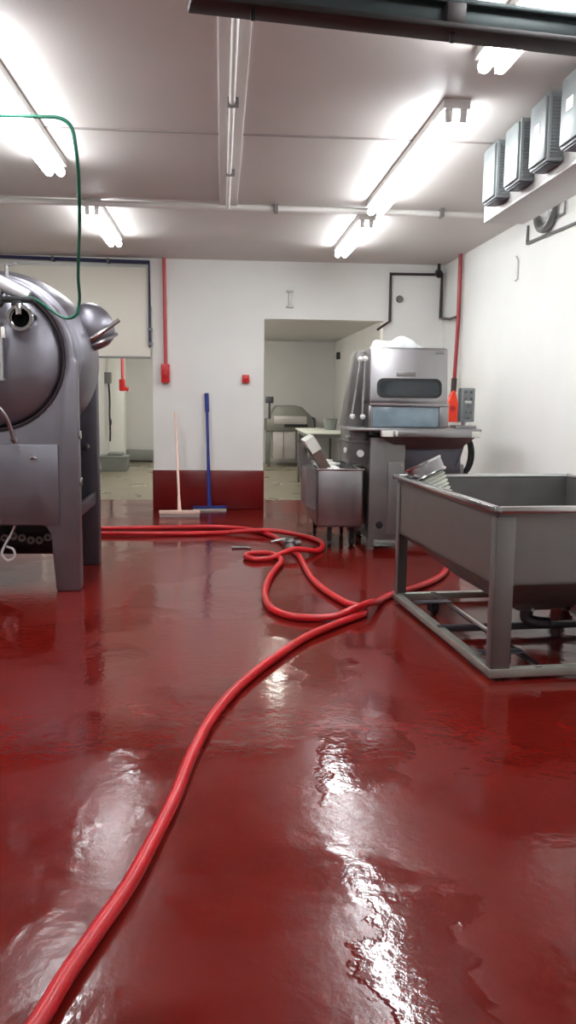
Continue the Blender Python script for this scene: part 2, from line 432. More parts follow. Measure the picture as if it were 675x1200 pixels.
b = nb(); box(b, .256, .342, 10.745, 10.8, 1.585, 1.685, .008)
t = tag(obj('wall_switch', b, 'red'), 'small red switch box alone on the white wall left of the right doorway', 'switch')
b = nb(); box(b, .28, .318, 10.735, 10.746, 1.615, 1.655, .004); obj('push_button', b, 'red', t)
b = nb(); box(b, .822, .858, 10.77, 10.8, 2.53, 2.71, .003); box(b, .795, .885, 10.765, 10.8, 2.70, 2.725, .003); box(b, .795, .885, 10.765, 10.8, 2.51, 2.535, .003)
tag(obj('wall_bracket', b, 'tray'), 'small grey I-shaped bracket on the wall above the right doorway', 'bracket')
b = nb(); lathe(b, [(.045, 0), (.045, .02), (.03, .035), (.03, .06), (0, .065)], (2.215, 10.8, 2.645), (0, -1, 0), 16)
tag(obj('wall_rosette', b, 'conduit'), 'small round grey fitting on the wall inside the dark pipe frame', 'wall fitting')
t = thing('security_camera', 'small black camera at the ceiling in the back right corner', 'camera', (2.68, 10.7, CZ))
obj('mount', tube(nb(), [(2.68, 10.7, CZ), (2.68, 10.7, 3.0)], .02, 10), 'black', t)
b = nb(); lathe(b, [(0, 0), (.035, .0), (.045, .02), (.045, .12), (.03, .13), (0, .13)], (2.68, 10.74, 2.975), (-.1, -1, -.35), 16); obj('housing', b, 'black', t)

# ------------------------------------------------------------------ dark overhead rail at the top
t = thing('overhead_rail', 'dark painted steel track beam across the top of the view', 'beam', (.5, 2.58, 2.5))
def railpt(s): return Vector((-1.2+s*.9885, 2.335+s*.1505, 0))
ux, uy = .9886, .1505
def rail_box(b, s0, s1, o0, o1, z0, z1):
    tmp = bmesh.new(); box(tmp, s0, s1, o0, o1, z0, z1, .004)
    bmesh.ops.rotate(tmp, verts=list(tmp.verts), cent=(0, 0, 0), matrix=Matrix.Rotation(math.atan2(uy, ux), 3, 'Z'))
    bmesh.ops.translate(tmp, verts=list(tmp.verts), vec=(-1.2, 2.335, 0)); return absorb(b, tmp)
b = nb(); rail_box(b, 1.125, 3.85, -.045, .055, 2.497, 2.515); obj('bottom_flange', b, 'beam_dark', t)
b = nb(); rail_box(b, 1.125, 3.85, -.008, .008, 2.514, 2.58); rail_box(b, 1.125, 3.85, -.03, .04, 2.572, 2.588); obj('web', b, 'beam', t)
for s in (1.27, 1.86, 3.1):
    b = nb(); rail_box(b, s, s+.06, -.035, .045, 2.514, 2.574); rail_box(b, s+.02, s+.035, -.02, -.005, 2.47, 2.51); obj('stiffener', b, 'beam_dark', t)
for s in (1.3, 2.6, 3.7):
    p = railpt(s); obj('hanger', tube(nb(), [(p.x, p.y, 2.58), (p.x, p.y, CZ)], .012, 8), 'beam_dark', t)

# ------------------------------------------------------------------ cable tray with drive boxes at the upper right
t = thing('cable_tray', 'pale galvanised cable tray hung under the ceiling at right', 'cable tray', (1.95, 4.8, 2.645))
b = nb(); box(b, 1.815, 2.10, 3.4, 6.03, 2.645, 2.665, .003); obj('tray_base', b, 'tray', t)
b = nb(); box(b, 1.815, 1.835, 3.4, 6.03, 2.66, 2.80, .003); box(b, 2.08, 2.10, 3.4, 6.03, 2.66, 2.80, .003); obj('tray_side', b, 'tray', t)
for y in (3.8, 5.7): obj('hanger_rod', tube(nb(), [(2.06, y, 2.66), (2.06, y, CZ)], .01, 8), 'conduit', t)
t0 = None
gb = 'grey drive boxes along the cable tray'
lab = ['pale grey drive box at the far end of the cable tray', 'grey drive box second from the far end of the cable tray',
       'grey drive box with white label, third from the far end of the tray', 'grey drive box at the right picture edge on the cable tray']
for i, y0 in enumerate((5.50, 5.07, 4.64, 4.20)):
    if i: dup(t0, (1.77, y0+.13, 2.70), lab[i]); continue
    t0 = thing('drive_box', lab[0], 'electrical box', (1.77, y0+.13, 2.70), 0, gb)
    b = nb(); box(b, 1.725, 1.815, y0, y0+.26, 2.70, 3.05, .006); obj('housing', b, 'greybox', t0)
    b = nb(); box(b, 1.712, 1.727, y0+.015, y0+.245, 2.715, 3.035, .004)
    cv = obj('cover', b, 'greybox', t0)
    b = nb(); box(b, 1.708, 1.713, y0+.09, y0+.17, 2.86, 2.92, .001); obj('label_plate', b, 'white_plastic', cv, label='small white label plate')
    b = nb()
    for k in range(18): box(b, 1.74, 1.805, y0-.006, y0+.002, 2.72+k*.0175, 2.729+k*.0175)
    obj('grille', b, 'greybox_dark', t0)
    b = nb(); box(b, 1.735, 1.805, y0+.02, y0+.24, 2.692, 2.702, .002); obj('gland_plate', b, 'steel_dark', t0, label='dark bottom plate')
# conduit with U bend on the right wall
t = thing('wall_conduit', 'grey conduit with a U bend on the right wall under the tray', 'pipe', (2.74, 7.3, 2.85))
obj('bend', tube(nb(), [(2.735, 7.52, 3.0), (2.735, 7.50, 2.95), (2.735, 7.44, 2.895), (2.735, 7.34, 2.875), (2.735, 7.24, 2.895), (2.735, 7.17, 2.95), (2.735, 7.15, CZ)], .034, 12, 5), 'conduit', t)
obj('rod', tube(nb(), [(2.765, 7.82, 2.99), (2.765, 7.82, 2.835), (2.765, 6.4, 2.80)], .011, 8), 'conduit', t)
obj('strap', tube(nb(), [(2.765, 6.98, CZ), (2.765, 6.98, 2.93), (2.765, 7.5, 2.93)], .007, 8), 'conduit', t)
tag(obj('wall_hook', tube(nb(), [(2.75, 8.06, 2.76), (2.77, 8.06, 2.72), (2.77, 8.06, 2.55), (2.75, 8.06, 2.53)], .008, 8), 'tray'), 'thin grey vertical hook on the bare right wall', 'hook')

# ------------------------------------------------------------------ vacuum tumbler at the left
CX, CZT = -1.62, 1.68
t = thing('vacuum_tumbler', 'large grey steel drum machine on a leg frame at left', 'machine', (CX, 6.7, 0))
def arch(R, xs, zlow, inner_leg, zapron, n=40):
    pts = [(CX+xs, 0)]
    a0 = math.acos(min(1, xs/R)) if R > xs else 0
    pts += [(CX+xs, CZT-.02)]
    for k in range(n+1):
        a = 0 + PI*k/n
        pts.append((CX+R*math.cos(a), CZT+R*math.sin(a)))
    pts += [(CX-xs, CZT-.02), (CX-xs, 0), (CX-xs+.165, 0), (CX-inner_leg-.02, zapron-.06), (CX-inner_leg+.02, zapron), (CX+inner_leg-.02, zapron), (CX+inner_leg+.02, zapron-.06), (CX+xs-.175, 0)]
    return pts
ring = [(CX+.52*math.cos(2*PI*k/48), CZT+.52*math.sin(2*PI*k/48)) for k in range(48)]
b = prism(nb(), [arch(.575, .59, 0, .365, .485), ring], 6.22, 6.37, 'XZ', .018)
ff = obj('front_frame', b, 'steel_tumbler', t)
for z in (1.14, .80):
    obj('hinge_tab', box(nb(), CX+.585, CX+.602, 6.28, 6.35, z-.03, z+.03, .004), 'steel_bright', ff, label='bright steel tab')
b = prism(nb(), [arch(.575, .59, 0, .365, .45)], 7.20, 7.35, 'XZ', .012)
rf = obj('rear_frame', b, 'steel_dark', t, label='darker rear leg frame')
b = nb(); lathe(b, [(.03, 0), (.03, .02), (0, .025)], (CX+.50, 7.2, 1.0), (0, -1, 0), 14); obj('bolt', b, 'steel_bright', rf)
b = nb(); lathe(b, [(0, .0), (.50, .0), (.60, .05), (.635, .14), (.645, .3), (.645, .62), (.63, .74), (.55, .82), (0, .86)], (CX, 6.38, CZT), (0, 1, 0), 56); obj('drum', b, 'steel_tumbler', t)
b = nb(); lathe(b, [(.518, .0), (.518, -.05), (.505, -.06), (.495, -.05), (.495, .02)], (CX, 6.30, CZT), (0, 1, 0), 56, close=False); obj('door_ring', b, 'gap_shade', t, label='dark ring painted as the shaded gap round the door')  # ring fills the door gap; shade is put into its dark colour
b = nb(); lathe(b, [(.492, .06), (.488, -.01), (.46, -.055), (.38, -.10), (.26, -.135), (.12, -.152), (0, -.155)], (CX, 6.28, CZT), (0, 1, 0), 56); dr = obj('door', b, 'steel_tumbler', t)
b = nb(); box(b, CX-.46, CX+.455, 6.195, 6.225, .495, 1.075, .006); bp = obj('belly_panel', b, 'steel_tumbler', t)
b = nb()
lathe(b, [(.018, 0), (.018, .012), (0, .016)], (CX+.275, 6.195, .985), (0, -1, 0), 12); tube(b, [(CX+.275, 6.19, .985), (CX+.31, 6.18, .975)], .008, 8)
obj('latch', b, 'steel_bright', bp)
# sight port with clamp on the door
b = nb(); lathe(b, [(.062, .22), (.062, .02), (.088, .02), (.09, 0), (.086, -.012), (.066, -.012), (.064, .16), (0, .16)], (-1.345, 5.95, 1.935), (.05, 1, 0), 36, close=False)
sp = obj('port', b, 'chrome', dr)
b = nb(); lathe(b, [(.0, .0), (.063, 0), (.063, .03), (0, .03)], (-1.345, 6.0, 1.935), (.05, 1, 0), 28); obj('port_opening', b, 'void', sp, label='black disc painted as the shade inside the port')  # disc plugs the tube; its black stands for shade inside the hole
b = nb(); box(b, -1.368, -1.328, 5.922, 5.96, 1.95, 2.03, .008); obj('clamp', b, 'chrome', sp)
b = nb(); box(b, -1.52, -1.25, 5.94, 6.0, 2.035, 2.075, .012); box(b, -1.40, -1.33, 5.94, 6.0, 2.0, 2.05, .01); lathe(b, [(0, 0), (.05, 0), (.055, .02), (.05, .07), (0, .07)], (-1.50, 5.93, 2.05), (0, 1, 0), 18)
obj('valve_body', b, 'black', t, label='black valve bracket above the port')
obj('vacuum_pipe', tube(nb(), [(-1.78, 6.05, 2.26), (-1.62, 6.03, 2.22), (-1.46, 6.01, 2.155), (-1.30, 6.02, 2.08)], [.055, .055, .05, .042], 16, 6), 'wraptube', t, label='cloudy pale vacuum pipe')
b = nb(); lathe(b, [(0, 0), (.07, 0), (.085, .02), (.085, .05), (.07, .07), (0, .07)], (-1.53, 5.97, 2.14), (0, 1, 0), 24); lathe(b, [(0, 0), (.05, 0), (.06, .02), (.05, .06), (0, .06)], (-1.55, 5.95, 2.24), (0, 1, .2), 20); obj('gauge', b, 'chrome', t)
b = nb(); tube(b, [(-1.465, 6.12, 2.05), (-1.465, 6.12, 2.30)], .012, 8); tube(b, [(-1.47, 6.12, 2.295), (-1.40, 6.12, 2.31)], .009, 8); obj('vent_rod', b, 'steel', t)
b = nb(); tube(b, [(-1.51, 5.98, 1.53), (-1.51, 5.98, 1.90)], .043, 18); tube(b, [(-1.51, 5.98, 1.52), (-1.51, 5.98, 1.535)], .05, 18); cy = obj('cylinder', b, 'steel', dr)
b = nb(); box(b, -1.475, -1.45, 5.95, 5.99, 1.80, 1.875, .006); obj('tape', b, 'white_plastic', cy)
b = nb(); tube(b, [(-1.62, 5.99, 1.37), (-1.54, 5.98, 1.36), (-1.48, 6.0, 1.29), (-1.45, 6.04, 1.19), (-1.44, 6.07, 1.12)], .014, 10, 6); tube(b, [(-1.44, 6.06, 1.125), (-1.43, 6.075, 1.10)], .02, 10); obj('handle', b, 'steel', dr)
# filter bulb at the drum's shoulder
bax = Vector((-.42, -.15, .88)).normalized()
b = nb(); lathe(b, [(.05, -.06), (.10, -.035), (.135, .01), (.152, .06), (.157, .11), (.147, .17), (.12, .23), (.075, .275), (.03, .295), (0, .298)], (-.945, 6.85, 1.85), bax, 36); fb = obj('filter_bulb', b, 'steel_tumbler', t, label='rounded steel bulb on the drum shoulder')
b = nb(); lathe(b, [(.10, -.03), (.145, -.025), (.150, -.012), (.145, .0), (.10, .004)], (-.945, 6.85, 1.85), bax, 36); obj('clamp_ring', b, 'steel', fb)
b = nb(); tube(b, [(-1.06, 6.70, 1.83), (-1.0, 6.68, 1.845), (-.90, 6.68, 1.905), (-.78, 6.72, 1.995)], .017, 10, 5); obj('lever', b, 'steel_bright', fb)
b = nb(); tube(b, [(-1.10, 6.85, 1.80), (-1.03, 6.85, 1.82), (-.96, 6.85, 1.85)], [.09, .075, .06], 18); obj('neck', b, 'steel_dark', fb)
# drive below; dark motor body enlarged to stand for the shade under the apron
b = nb(); lathe(b, [(0, 0), (.14, 0), (.16, .02), (.16, .70), (.14, .73), (0, .73)], (-1.99, 6.82, .33), (1, 0, 0), 32); box(b, -2.05, -1.22, 6.66, 7.0, .30, .52, .01); obj('motor', b, 'dark', t)
b = nb()
for k in range(11):
    x = -1.98+k*.065; lathe(b, [(.012, -.012), (.03, -.012), (.03, .012), (.012, .012), (.012, -.012)], (x, 6.60, .33+.018*math.sin(k*1.3)), (0, 1, 0), 12, close=False)
obj('chain', b, 'conduit', t)
b = nb(); tube(b, [(-1.50, 6.3, .49), (-1.53, 6.3, .42), (-1.58, 6.29, .33), (-1.60, 6.28, .27), (-1.56, 6.28, .22), (-1.51, 6.28, .25), (-1.52, 6.29, .30), (-1.57, 6.3, .32)], .009, 8, 6); obj('cable', b, 'wraptube', t)
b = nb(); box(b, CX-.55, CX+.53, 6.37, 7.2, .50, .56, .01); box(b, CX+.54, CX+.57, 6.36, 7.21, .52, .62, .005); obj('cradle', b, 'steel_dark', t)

pipe('air_hose', [(-3.97, 4.98, 2.92), (-2.6, 4.97, 2.91), (-2.0, 4.96, 2.925), (-1.19, 4.95, 2.92), (-1.0, 4.95, 2.92), (-.87, 4.95, 2.915), (-.82, 4.96, 2.88), (-.80, 5.0, 2.77), (-.86, 5.45, 2.51), (-.94, 5.85, 2.2),
                  (-.96, 6.0, 2.05), (-.99, 6.02, 1.965), (-1.06, 6.03, 1.945), (-1.16, 6.05, 2.0), (-1.25, 6.03, 2.06), (-1.30, 6.0, 2.085)], .0105, 'green',
     'thin green air hose looping from the ceiling down to the drum machine', 'hose', 6)

# ------------------------------------------------------------------ brine injector at the right
t = thing('brine_injector', 'tall stainless machine with dark rounded window by the right wall', 'machine', (1.8, 8.2, 0))
b = prism(nb(), [[(7.90, 1.375), (8.62, 1.375), (8.62, 1.80), (8.54, 1.885), (7.99, 1.895), (7.955, 1.885), (7.90, 1.42)]], 1.372, 2.105, 'YZ', .012)
hood = obj('hood', b, 'steel', t)
# window: rounded frame and glass, tilted with the hood front
def rr(x0, x1, z0, z1, r, n=6):
    o = []
    for cx, cz, a in ((x1-r, z1-r, 0), (x0+r, z1-r, PI/2), (x0+r, z0+r, PI), (x1-r, z0+r, 1.5*PI)):
        for k in range(n+1): o.append((cx+r*math.cos(a+PI/2*k/n), cz+r*math.sin(a+PI/2*k/n)))
    return o
def tilt(bm):
    for v in bm.verts: v.co.y += (v.co.z-1.42)*(.055/.465)
    return bm
b = tilt(prism(nb(), [rr(1.435, 2.045, 1.43, 1.61, .06), rr(1.457, 2.023, 1.452, 1.588, .045)], 7.885, 7.905, 'XZ')); wf = obj('window_frame', b, 'black', hood, label='black rubber window frame')
b = tilt(prism(nb(), [rr(1.455, 2.025, 1.45, 1.59, .045)], 7.893, 7.904, 'XZ')); obj('window_glass', b, 'glass', wf)
b = nb(); tilt(box(b, 1.99, 2.07, 7.886, 7.902, 1.845, 1.865, .002)); obj('maker_plate', b, 'conduit', hood)
b = nb(); tilt(box(b, 1.62, 1.80, 7.893, 7.903, 1.628, 1.67, .003)); obj('handle_plate', b, 'steel_trough', hood)
b = prism(nb(), [[(8.0, 1.15), (8.62, 1.15), (8.62, 1.375), (7.95, 1.375), (7.95, 1.15)]], 1.375, 2.10, 'YZ', .006)
obj('head_body', b, 'steel', t)
b = nb(); box(b, 1.402, 2.035, 7.925, 7.955, 1.16, 1.352, .01); obj('splash_curtain', b, 'curtain', t, label='bluish clear plastic splash curtain')
b = nb(); box(b, 1.375, 2.125, 7.905, 7.965, 1.35, 1.385, .006); box(b, 2.035, 2.125, 7.915, 7.96, 1.16, 1.36, .006); box(b, 1.365, 1.402, 7.915, 7.96, 1.16, 1.36, .006); obj('curtain_frame', b, 'steel', t)
# sloping left side with gas struts
b = prism(nb(), [[(1.19, 1.15), (1.372, 1.15), (1.372, 1.87), (1.30, 1.87), (1.275, 1.80)]], 8.25, 8.6, 'XZ', .008); obj('side_cowl', b, 'steel_trough', t)
for (xa, xb, y) in ((1.25, 1.315, 8.16), (1.325, 1.335, 8.0)):
    b = nb(); tube(b, [(xa, y, 1.25), (xb, y, 1.79)], .011, 8); tube(b, [(xa, y, 1.25), ((xa+xb)/2, y, 1.5)], .016, 8); st = obj('gas_strut', b, 'steel_bright', t)
    for xx, zz in ((xa, 1.25), (xb, 1.79)):
        obj('ball_joint', lathe(nb(), [(0, -.028), (.02, -.02), (.028, 0), (.02, .02), (0, .028)], (xx, y, zz), (0, 0, 1), 12), 'white_plastic', st)
# table, front lip and hopper
b = nb(); box(b, 1.19, 2.40, 7.76, 8.7, 1.125, 1.152, .006); tb = obj('table', b, 'steel', t)
b = nb(); box(b, 1.45, 2.38, 7.74, 7.765, 1.072, 1.135, .005); obj('front_lip', b, 'steel', tb)
b = nb(); box(b, 1.462, 1.565, 7.732, 7.741, 1.077, 1.130, .002); box(b, 1.59, 1.61, 7.732, 7.741, 1.082, 1.130, .002); obj('label_plate', b, 'white_plastic', tb, label='white label plate on the front lip')
b = nb(); box(b, 2.30, 2.375, 7.732, 7.741, 1.076, 1.13, .002); obj('sticker', b, 'pale', tb)
b = hull8(nb(), [(1.66, 7.95, .955), (2.25, 7.95, .955), (2.25, 8.55, .955), (1.66, 8.55, .955)], [(1.46, 7.755, 1.10), (2.378, 7.755, 1.10), (2.378, 8.65, 1.10), (1.46, 8.65, 1.10)])
obj('hopper', b, 'steel', t)
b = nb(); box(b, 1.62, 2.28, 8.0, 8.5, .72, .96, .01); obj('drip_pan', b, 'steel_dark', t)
# left column and cabinet
b = nb(); box(b, 1.20, 1.40, 8.02, 8.6, .80, 1.13, .008); box(b, 1.18, 1.42, 8.0, 8.62, 1.0, 1.02, .003); cl = obj('side_column', b, 'steel_trough', t)
b = nb(); lathe(b, [(.02, 0), (.02, .03), (.034, .035), (.034, .06), (0, .065)], (1.305, 8.02, .905), (0, -1, 0), 16); lathe(b, [(.02, 0), (.028, .02), (0, .03)], (1.195, 8.1, .93), (-1, -.5, 0), 12); obj('knob', b, 'white_plastic', cl, label='white round knob')
b = nb(); box(b, 1.175, 1.235, 7.99, 8.06, 1.05, 1.062, .003); lathe(b, [(0, 0), (.03, 0), (.03, .012), (0, .016)], (1.2, 8.03, 1.06), (0, 0, 1), 14); obj('side_hook', b, 'steel_bright', cl)
b = nb(); box(b, 1.385, 1.72, 7.90, 8.7, .09, 1.06, .01); box(b, 1.5, 2.33, 8.05, 8.7, .09, .80, .01); cab = obj('cabinet', b, 'steel_trough', t)
b = nb(); box(b, 1.56, 1.715, 7.888, 7.903, .14, .83, .005); obj('cabinet_door', b, 'steel_trough', cab)
b = nb(); lathe(b, [(.035, -.01), (.035, .006), (.022, .008), (0, .008)], (1.49, 7.90, .235), (0, -1, 0), 18); obj('cable_port', b, 'black', cab, label='round black port')
for x, y in ((1.41, 7.95), (2.28, 8.1), (1.41, 8.65), (2.28, 8.65)):
    b = nb(); box(b, x-.03, x+.03, y-.03, y+.03, .02, .10, .004); lathe(b, [(.045, 0), (.045, .012), (.02, .025), (0, .025)], (x, y, 0), (0, 0, 1), 14); obj('leg', b, 'steel_trough', t)
b = nb(); box(b, 1.22, 1.39, 8.1, 8.2, .14, .205, .006); box(b, 1.24, 1.30, 8.1, 8.2, .02, .16, .006); obj('outrigger', b, 'steel_trough', t)
# control box on an arm at the right
b = nb(); tube(b, [(2.31, 8.05, 1.15), (2.31, 8.05, 1.22)], .025, 10); box(b, 2.2, 2.40, 7.93, 8.14, 1.150, 1.178, .004); arm = obj('control_stand', b, 'steel', t)
b = nb(); box(b, 2.25, 2.385, 7.96, 8.08, 1.21, 1.53, .012); cb = obj('control_box', b, 'greybox', t)
for z, x in ((1.49, 2.29), (1.49, 2.345), (1.43, 2.29), (1.43, 2.345), (1.36, 2.32), (1.30, 2.30), (1.30, 2.345), (1.25, 2.32)):
    b = nb(); lathe(b, [(.011, 0), (.011, .01), (.008, .013), (0, .013)], (x, 7.96, z), (0, -1, 0), 12); obj('button', b, 'steel_dark', cb)
b = nb(); box(b, 2.272, 2.363, 7.955, 7.962, 1.235, 1.51, .003); obj('button_panel', b, 'greybox_dark', cb)
b = nb(); box(b, 2.285, 2.35, 7.949, 7.957, 1.385, 1.41, .002); obj('display', b, 'tray', cb)
for k, (dx, dz) in enumerate(((0, 0), (.035, .02), (.07, -.02))):
    b = nb(); tube(b, [(2.30+dx*.6, 8.12, 1.13), (2.38+dx*.5, 8.1, 1.0+dz), (2.385+dx*.4, 8.1, .82+dz), (2.33, 8.12, .70+dz), (2.22, 8.16, .74+dz)], .016, 8, 6); obj('cable', b, 'black', t, label='black looping cable')
b = nb(); tube(b, [(2.30, 8.0, 1.0), (2.24, 8.0, .78)], .012, 8); obj('brace', b, 'steel_dark', t)

b = nb()
bmesh.ops.create_icosphere(b, subdivisions=4, radius=1)
for v in b.verts:
    c = v.co.copy(); n = math.sin(c.x*7+c.y*3)*.06 + math.sin(c.y*9+1)*.05 + math.sin(c.x*15)*.025
    k = 1+n
    v.co = Vector((1.67+c.x*.245*k, 8.25+c.y*.2*k, 1.888+max(c.z, 0)*.105*(k+.2*math.sin(c.x*5))))
tag(obj('plastic_cover', b, 'film', ang=80), 'crumpled white plastic cover lying on top of the tall injector', 'plastic cover')

# brine tank
t = thing('brine_tank', 'open square stainless tank left of the tall injector', 'tank', (1.11, 8.35, 0))
b = nb(); x0, x1, y0, y1, z0, z1, th = .895, 1.325, 7.90, 8.85, .215, .755, .014
box(b, x0, x1, y0, y0+th, z0, z1, .004); box(b, x0, x1, y1-th, y1, z0, z1, .004); box(b, x0, x0+th, y0, y1, z0, z1+.0, .004); box(b, x1-th, x1, y0, y1, z0, z1, .004); box(b, x0, x1, y0, y1, z0, z0+.015, .003)
sh = obj('tank_body', b, 'steel', t)
b = nb(); box(b, x0-.012, x1+.012, y0-.012, y0+.018, z1-.006, z1+.012, .004); box(b, x0-.012, x1+.012, y1-.018, y1+.012, z1-.006, z1+.012, .004); box(b, x0-.012, x0+.018, y0, y1, z1-.006, z1+.012, .004); box(b, x1-.018, x1+.012, y0, y1, z1-.006, z1+.012, .004)
obj('rim', b, 'steel_bright', sh)
for x, y in ((1.03, 8.0), (1.25, 8.05), (.97, 8.75), (1.25, 8.75)):
    b = nb(); box(b, x-.02, x+.02, y-.02, y+.02, .07, .218, .003); lathe(b, [(0, -.018), (.03, -.018), (.04, -.012), (.04, .012), (.03, .018), (0, .018)], (x, y+.01, .041), (1, 0, 0), 16); obj('caster', b, 'dark', t)
def slab(bm, p0, p1, width, thick):
    p0 = Vector(p0); p1 = Vector(p1); d = (p1-p0); u = Vector((0, 1, 0)); n = d.cross(u).normalized()*thick
    return hull8(bm, [p0, p1, p1+u*width, p0+u*width], [p0+n, p1+n, p1+u*width+n, p0+u*width+n])
b = slab(nb(), (.79, 8.05, 1.0), (.98, 8.05, .70), .40, .085); ch = obj('strainer', b, 'brown', t, label='brown tilted strainer conveyor')
b = slab(nb(), (.783, 8.04, 1.01), (.86, 8.04, .89), .42, .1); obj('roller_cover', b, 'pale', ch, label='white end cover')
b = nb(); prism(b, [[(.80, .58), (.905, .58), (.905, .78), (.77, .97), (.755, .93)]], 8.5, 8.53, 'XZ'); prism(b, [[(.80, .40), (.90, .36), (.905, .76), (.80, .76)]], 8.0, 8.53, 'XZ'); obj('side_chute', b, 'steel', t)
b = nb(); lathe(b, [(.0, 0), (.12, 0), (.125, .16), (.135, .165), (.135, .18), (.06, .19), (.06, .21), (0, .21)], (1.045, 8.42, .60), (0, 0, 1), 24); box(b, 1.0, 1.12, 8.02, 8.3, .62, .765, .01); obj('pump', b, 'white_plastic', t, label='white pump housing')
b = nb(); box(b, 1.14, 1.31, 8.0, 8.6, .64, .715, .006); obj('filter_frame', b, 'dark', t)

# ------------------------------------------------------------------ trough on a wheeled frame at the right
t = thing('steel_trough', 'large open steel trough on a low frame at right front', 'trough', (1.384, 4.142, 0), math.radians(5.1))
W, L_, ZT, ZB = 1.26, 1.71, .885, .50
def panel(bm, *a): return box(bm, *a)
b = nb(); th = .012
box(b, 0, W, 0, th, ZB, ZT); box(b, 0, W, L_-th, L_, ZB, ZT); box(b, 0, th, 0, L_, ZB, ZT); box(b, W-th, W, 0, L_, ZB, ZT)
tub = obj('tub', b, 'steel_trough', t, local=True)
dx0, dx1, dy0, dy1, dz = .42, .62, .62, .82, .20
b = nb()
o = [b.verts.new(p) for p in ((0, 0, ZB), (W, 0, ZB), (W, L_, ZB), (0, L_, ZB))]
mid = [b.verts.new(p) for p in ((.24, .40, .30), (.82, .40, .30), (.82, 1.1, .30), (.24, 1.1, .30))]
lo = [b.verts.new(p) for p in ((dx0, dy0, dz), (dx1, dy0, dz), (dx1, dy1, dz), (dx0, dy1, dz))]
for A, B in ((o, mid), (mid, lo)):
    for i in range(4):
        j = (i+1) % 4; b.faces.new((A[i], A[j], B[j], B[i]))
b.faces.new(lo)
r = bmesh.ops.extrude_face_region(b, geom=list(b.faces))
for g in r['geom']:
    if isinstance(g, bmesh.types.BMVert): g.co.z += .012
obj('hopper_bottom', b, 'steel_trough', tub, local=True)
b = nb(); rw = .035
box(b, -rw, W+rw, -rw, .012, ZT-.012, ZT+.022, .008); box(b, -rw, W+rw, L_-.012, L_+rw, ZT-.012, ZT+.022, .008); box(b, -rw, .012, -rw, L_+rw, ZT-.012, ZT+.022, .008); box(b, W-.012, W+rw, -rw, L_+rw, ZT-.012, ZT+.022, .008)
obj('rim', b, 'steel_bright', tub, local=True, label='bright folded steel rim')
b = nb(); tube(b, [(.52, .72, .215), (.52, .72, .13), (.56, .70, .11), (.64, .64, .11)], .035, 14, 4); dv = obj('drain', b, 'steel_dark', t, local=True)
b = nb(); tube(b, [(.53, .68, .15), (.50, .60, .20), (.48, .55, .22)], .011, 8, 3); obj('drain_handle', b, 'steel_bright', dv, local=True)
for x, y, sx, sy in ((0, 0, 1, 1), (W, 0, -1, 1), (0, L_, 1, -1), (W, L_, -1, -1)):
    b = nb(); wl = .095 if y == 0 else .075
    for (xa, xb, ya, yb) in ((x-sx*.008, x+sx*wl, y-sy*.008, y), (x-sx*.008, x, y-sy*.008, y+sy*.06)):
        box(b, min(xa, xb), max(xa, xb), min(ya, yb), max(ya, yb), .05, ZT-.03, .002)
    if y == 0: box(b, min(x, x+sx*wl), max(x, x+sx*wl), 0, .012, .05, ZB+.01)
    else: box(b, min(x, x+sx*wl), max(x, x+sx*wl), L_-.012, L_, .05, ZB+.01)
    obj('leg', b, 'steel_trough', t, local=True)
def rail(name, x0, x1, y0, y1, m='rail', z0=.02, z1=.062):
    obj(name, box(nb(), x0, x1, y0, y1, z0, z1, .004), m, t, local=True)
rail('base_rail', -.012, .04, -.012, L_+.012); rail('base_rail', W-.04, W+.012, -.012, L_+.012)
rail('base_rail', -.012, W+.012, -.016, .036, z0=.018, z1=.064); rail('base_rail', -.012, W+.012, L_-.036, L_+.016, z0=.018, z1=.064)
rail('skid_bar', .235, .275, -.01, L_-.06, 'steel_bright', .058, .078)
rail('cross_rail', .0, W, .80, .84, 'steel_dark', .03, .07)
for x, y in ((.15, 1.32), (.15, .2), (1.1, 1.32), (1.1, .2)):
    b = nb(); lathe(b, [(0, -.016), (.034, -.016), (.042, -.01), (.042, .01), (.034, .016), (0, .016)], (x, y, .042), (1, 0, .1), 18); wh = obj('wheel', b, 'black', t, local=True)
    b = nb(); box(b, x-.035, x-.02, y-.03, y+.03, .03, .09, .003); box(b, x+.02, x+.035, y-.03, y+.03, .03, .09, .003); box(b, x-.14, x+.11, y-.04, y+.04, .085, .095, .003); obj('fork', b, 'steel_dark', wh, local=True)

# ribbed strainer leaning in the trough's far corner
ax = Vector((.42, -.16, -.88)).normalized()
t = thing('ribbed_basket', 'white ribbed strainer with steel collar leaning in the trough corner', 'strainer', (1.40, 5.62, .70))
b = nb()
prof = [(.118, 0)]; 
for k in range(14):
    h = .05+k*.026; r = .115-.0022*k
    prof += [(r-.012, h), (r, h+.006), (r, h+.016), (r-.012, h+.022)]
prof = prof[1:]+[(0, .05+14*.026)]
oc = (1.352, 5.655, .998)
lathe(b, prof, oc, ax, 28); obj('ribbed_body', b, 'pale', t, label='white ribbed body')
b = nb(); lathe(b, [(.098, .0), (.122, 0), (.125, .01), (.122, .085), (.102, .085), (.098, .0)], oc, ax, 32, close=False); obj('collar', b, 'steel', t)
b = nb(); lathe(b, [(.128, .078), (.132, .085), (.128, .094), (.10, .094), (.10, .08)], oc, ax, 32, close=False); lathe(b, [(.13, -.006), (.13, .008), (.10, .008), (.10, -.006), (.13, -.006)], oc, ax, 32, close=False); obj('rim', b, 'steel_bright', t)

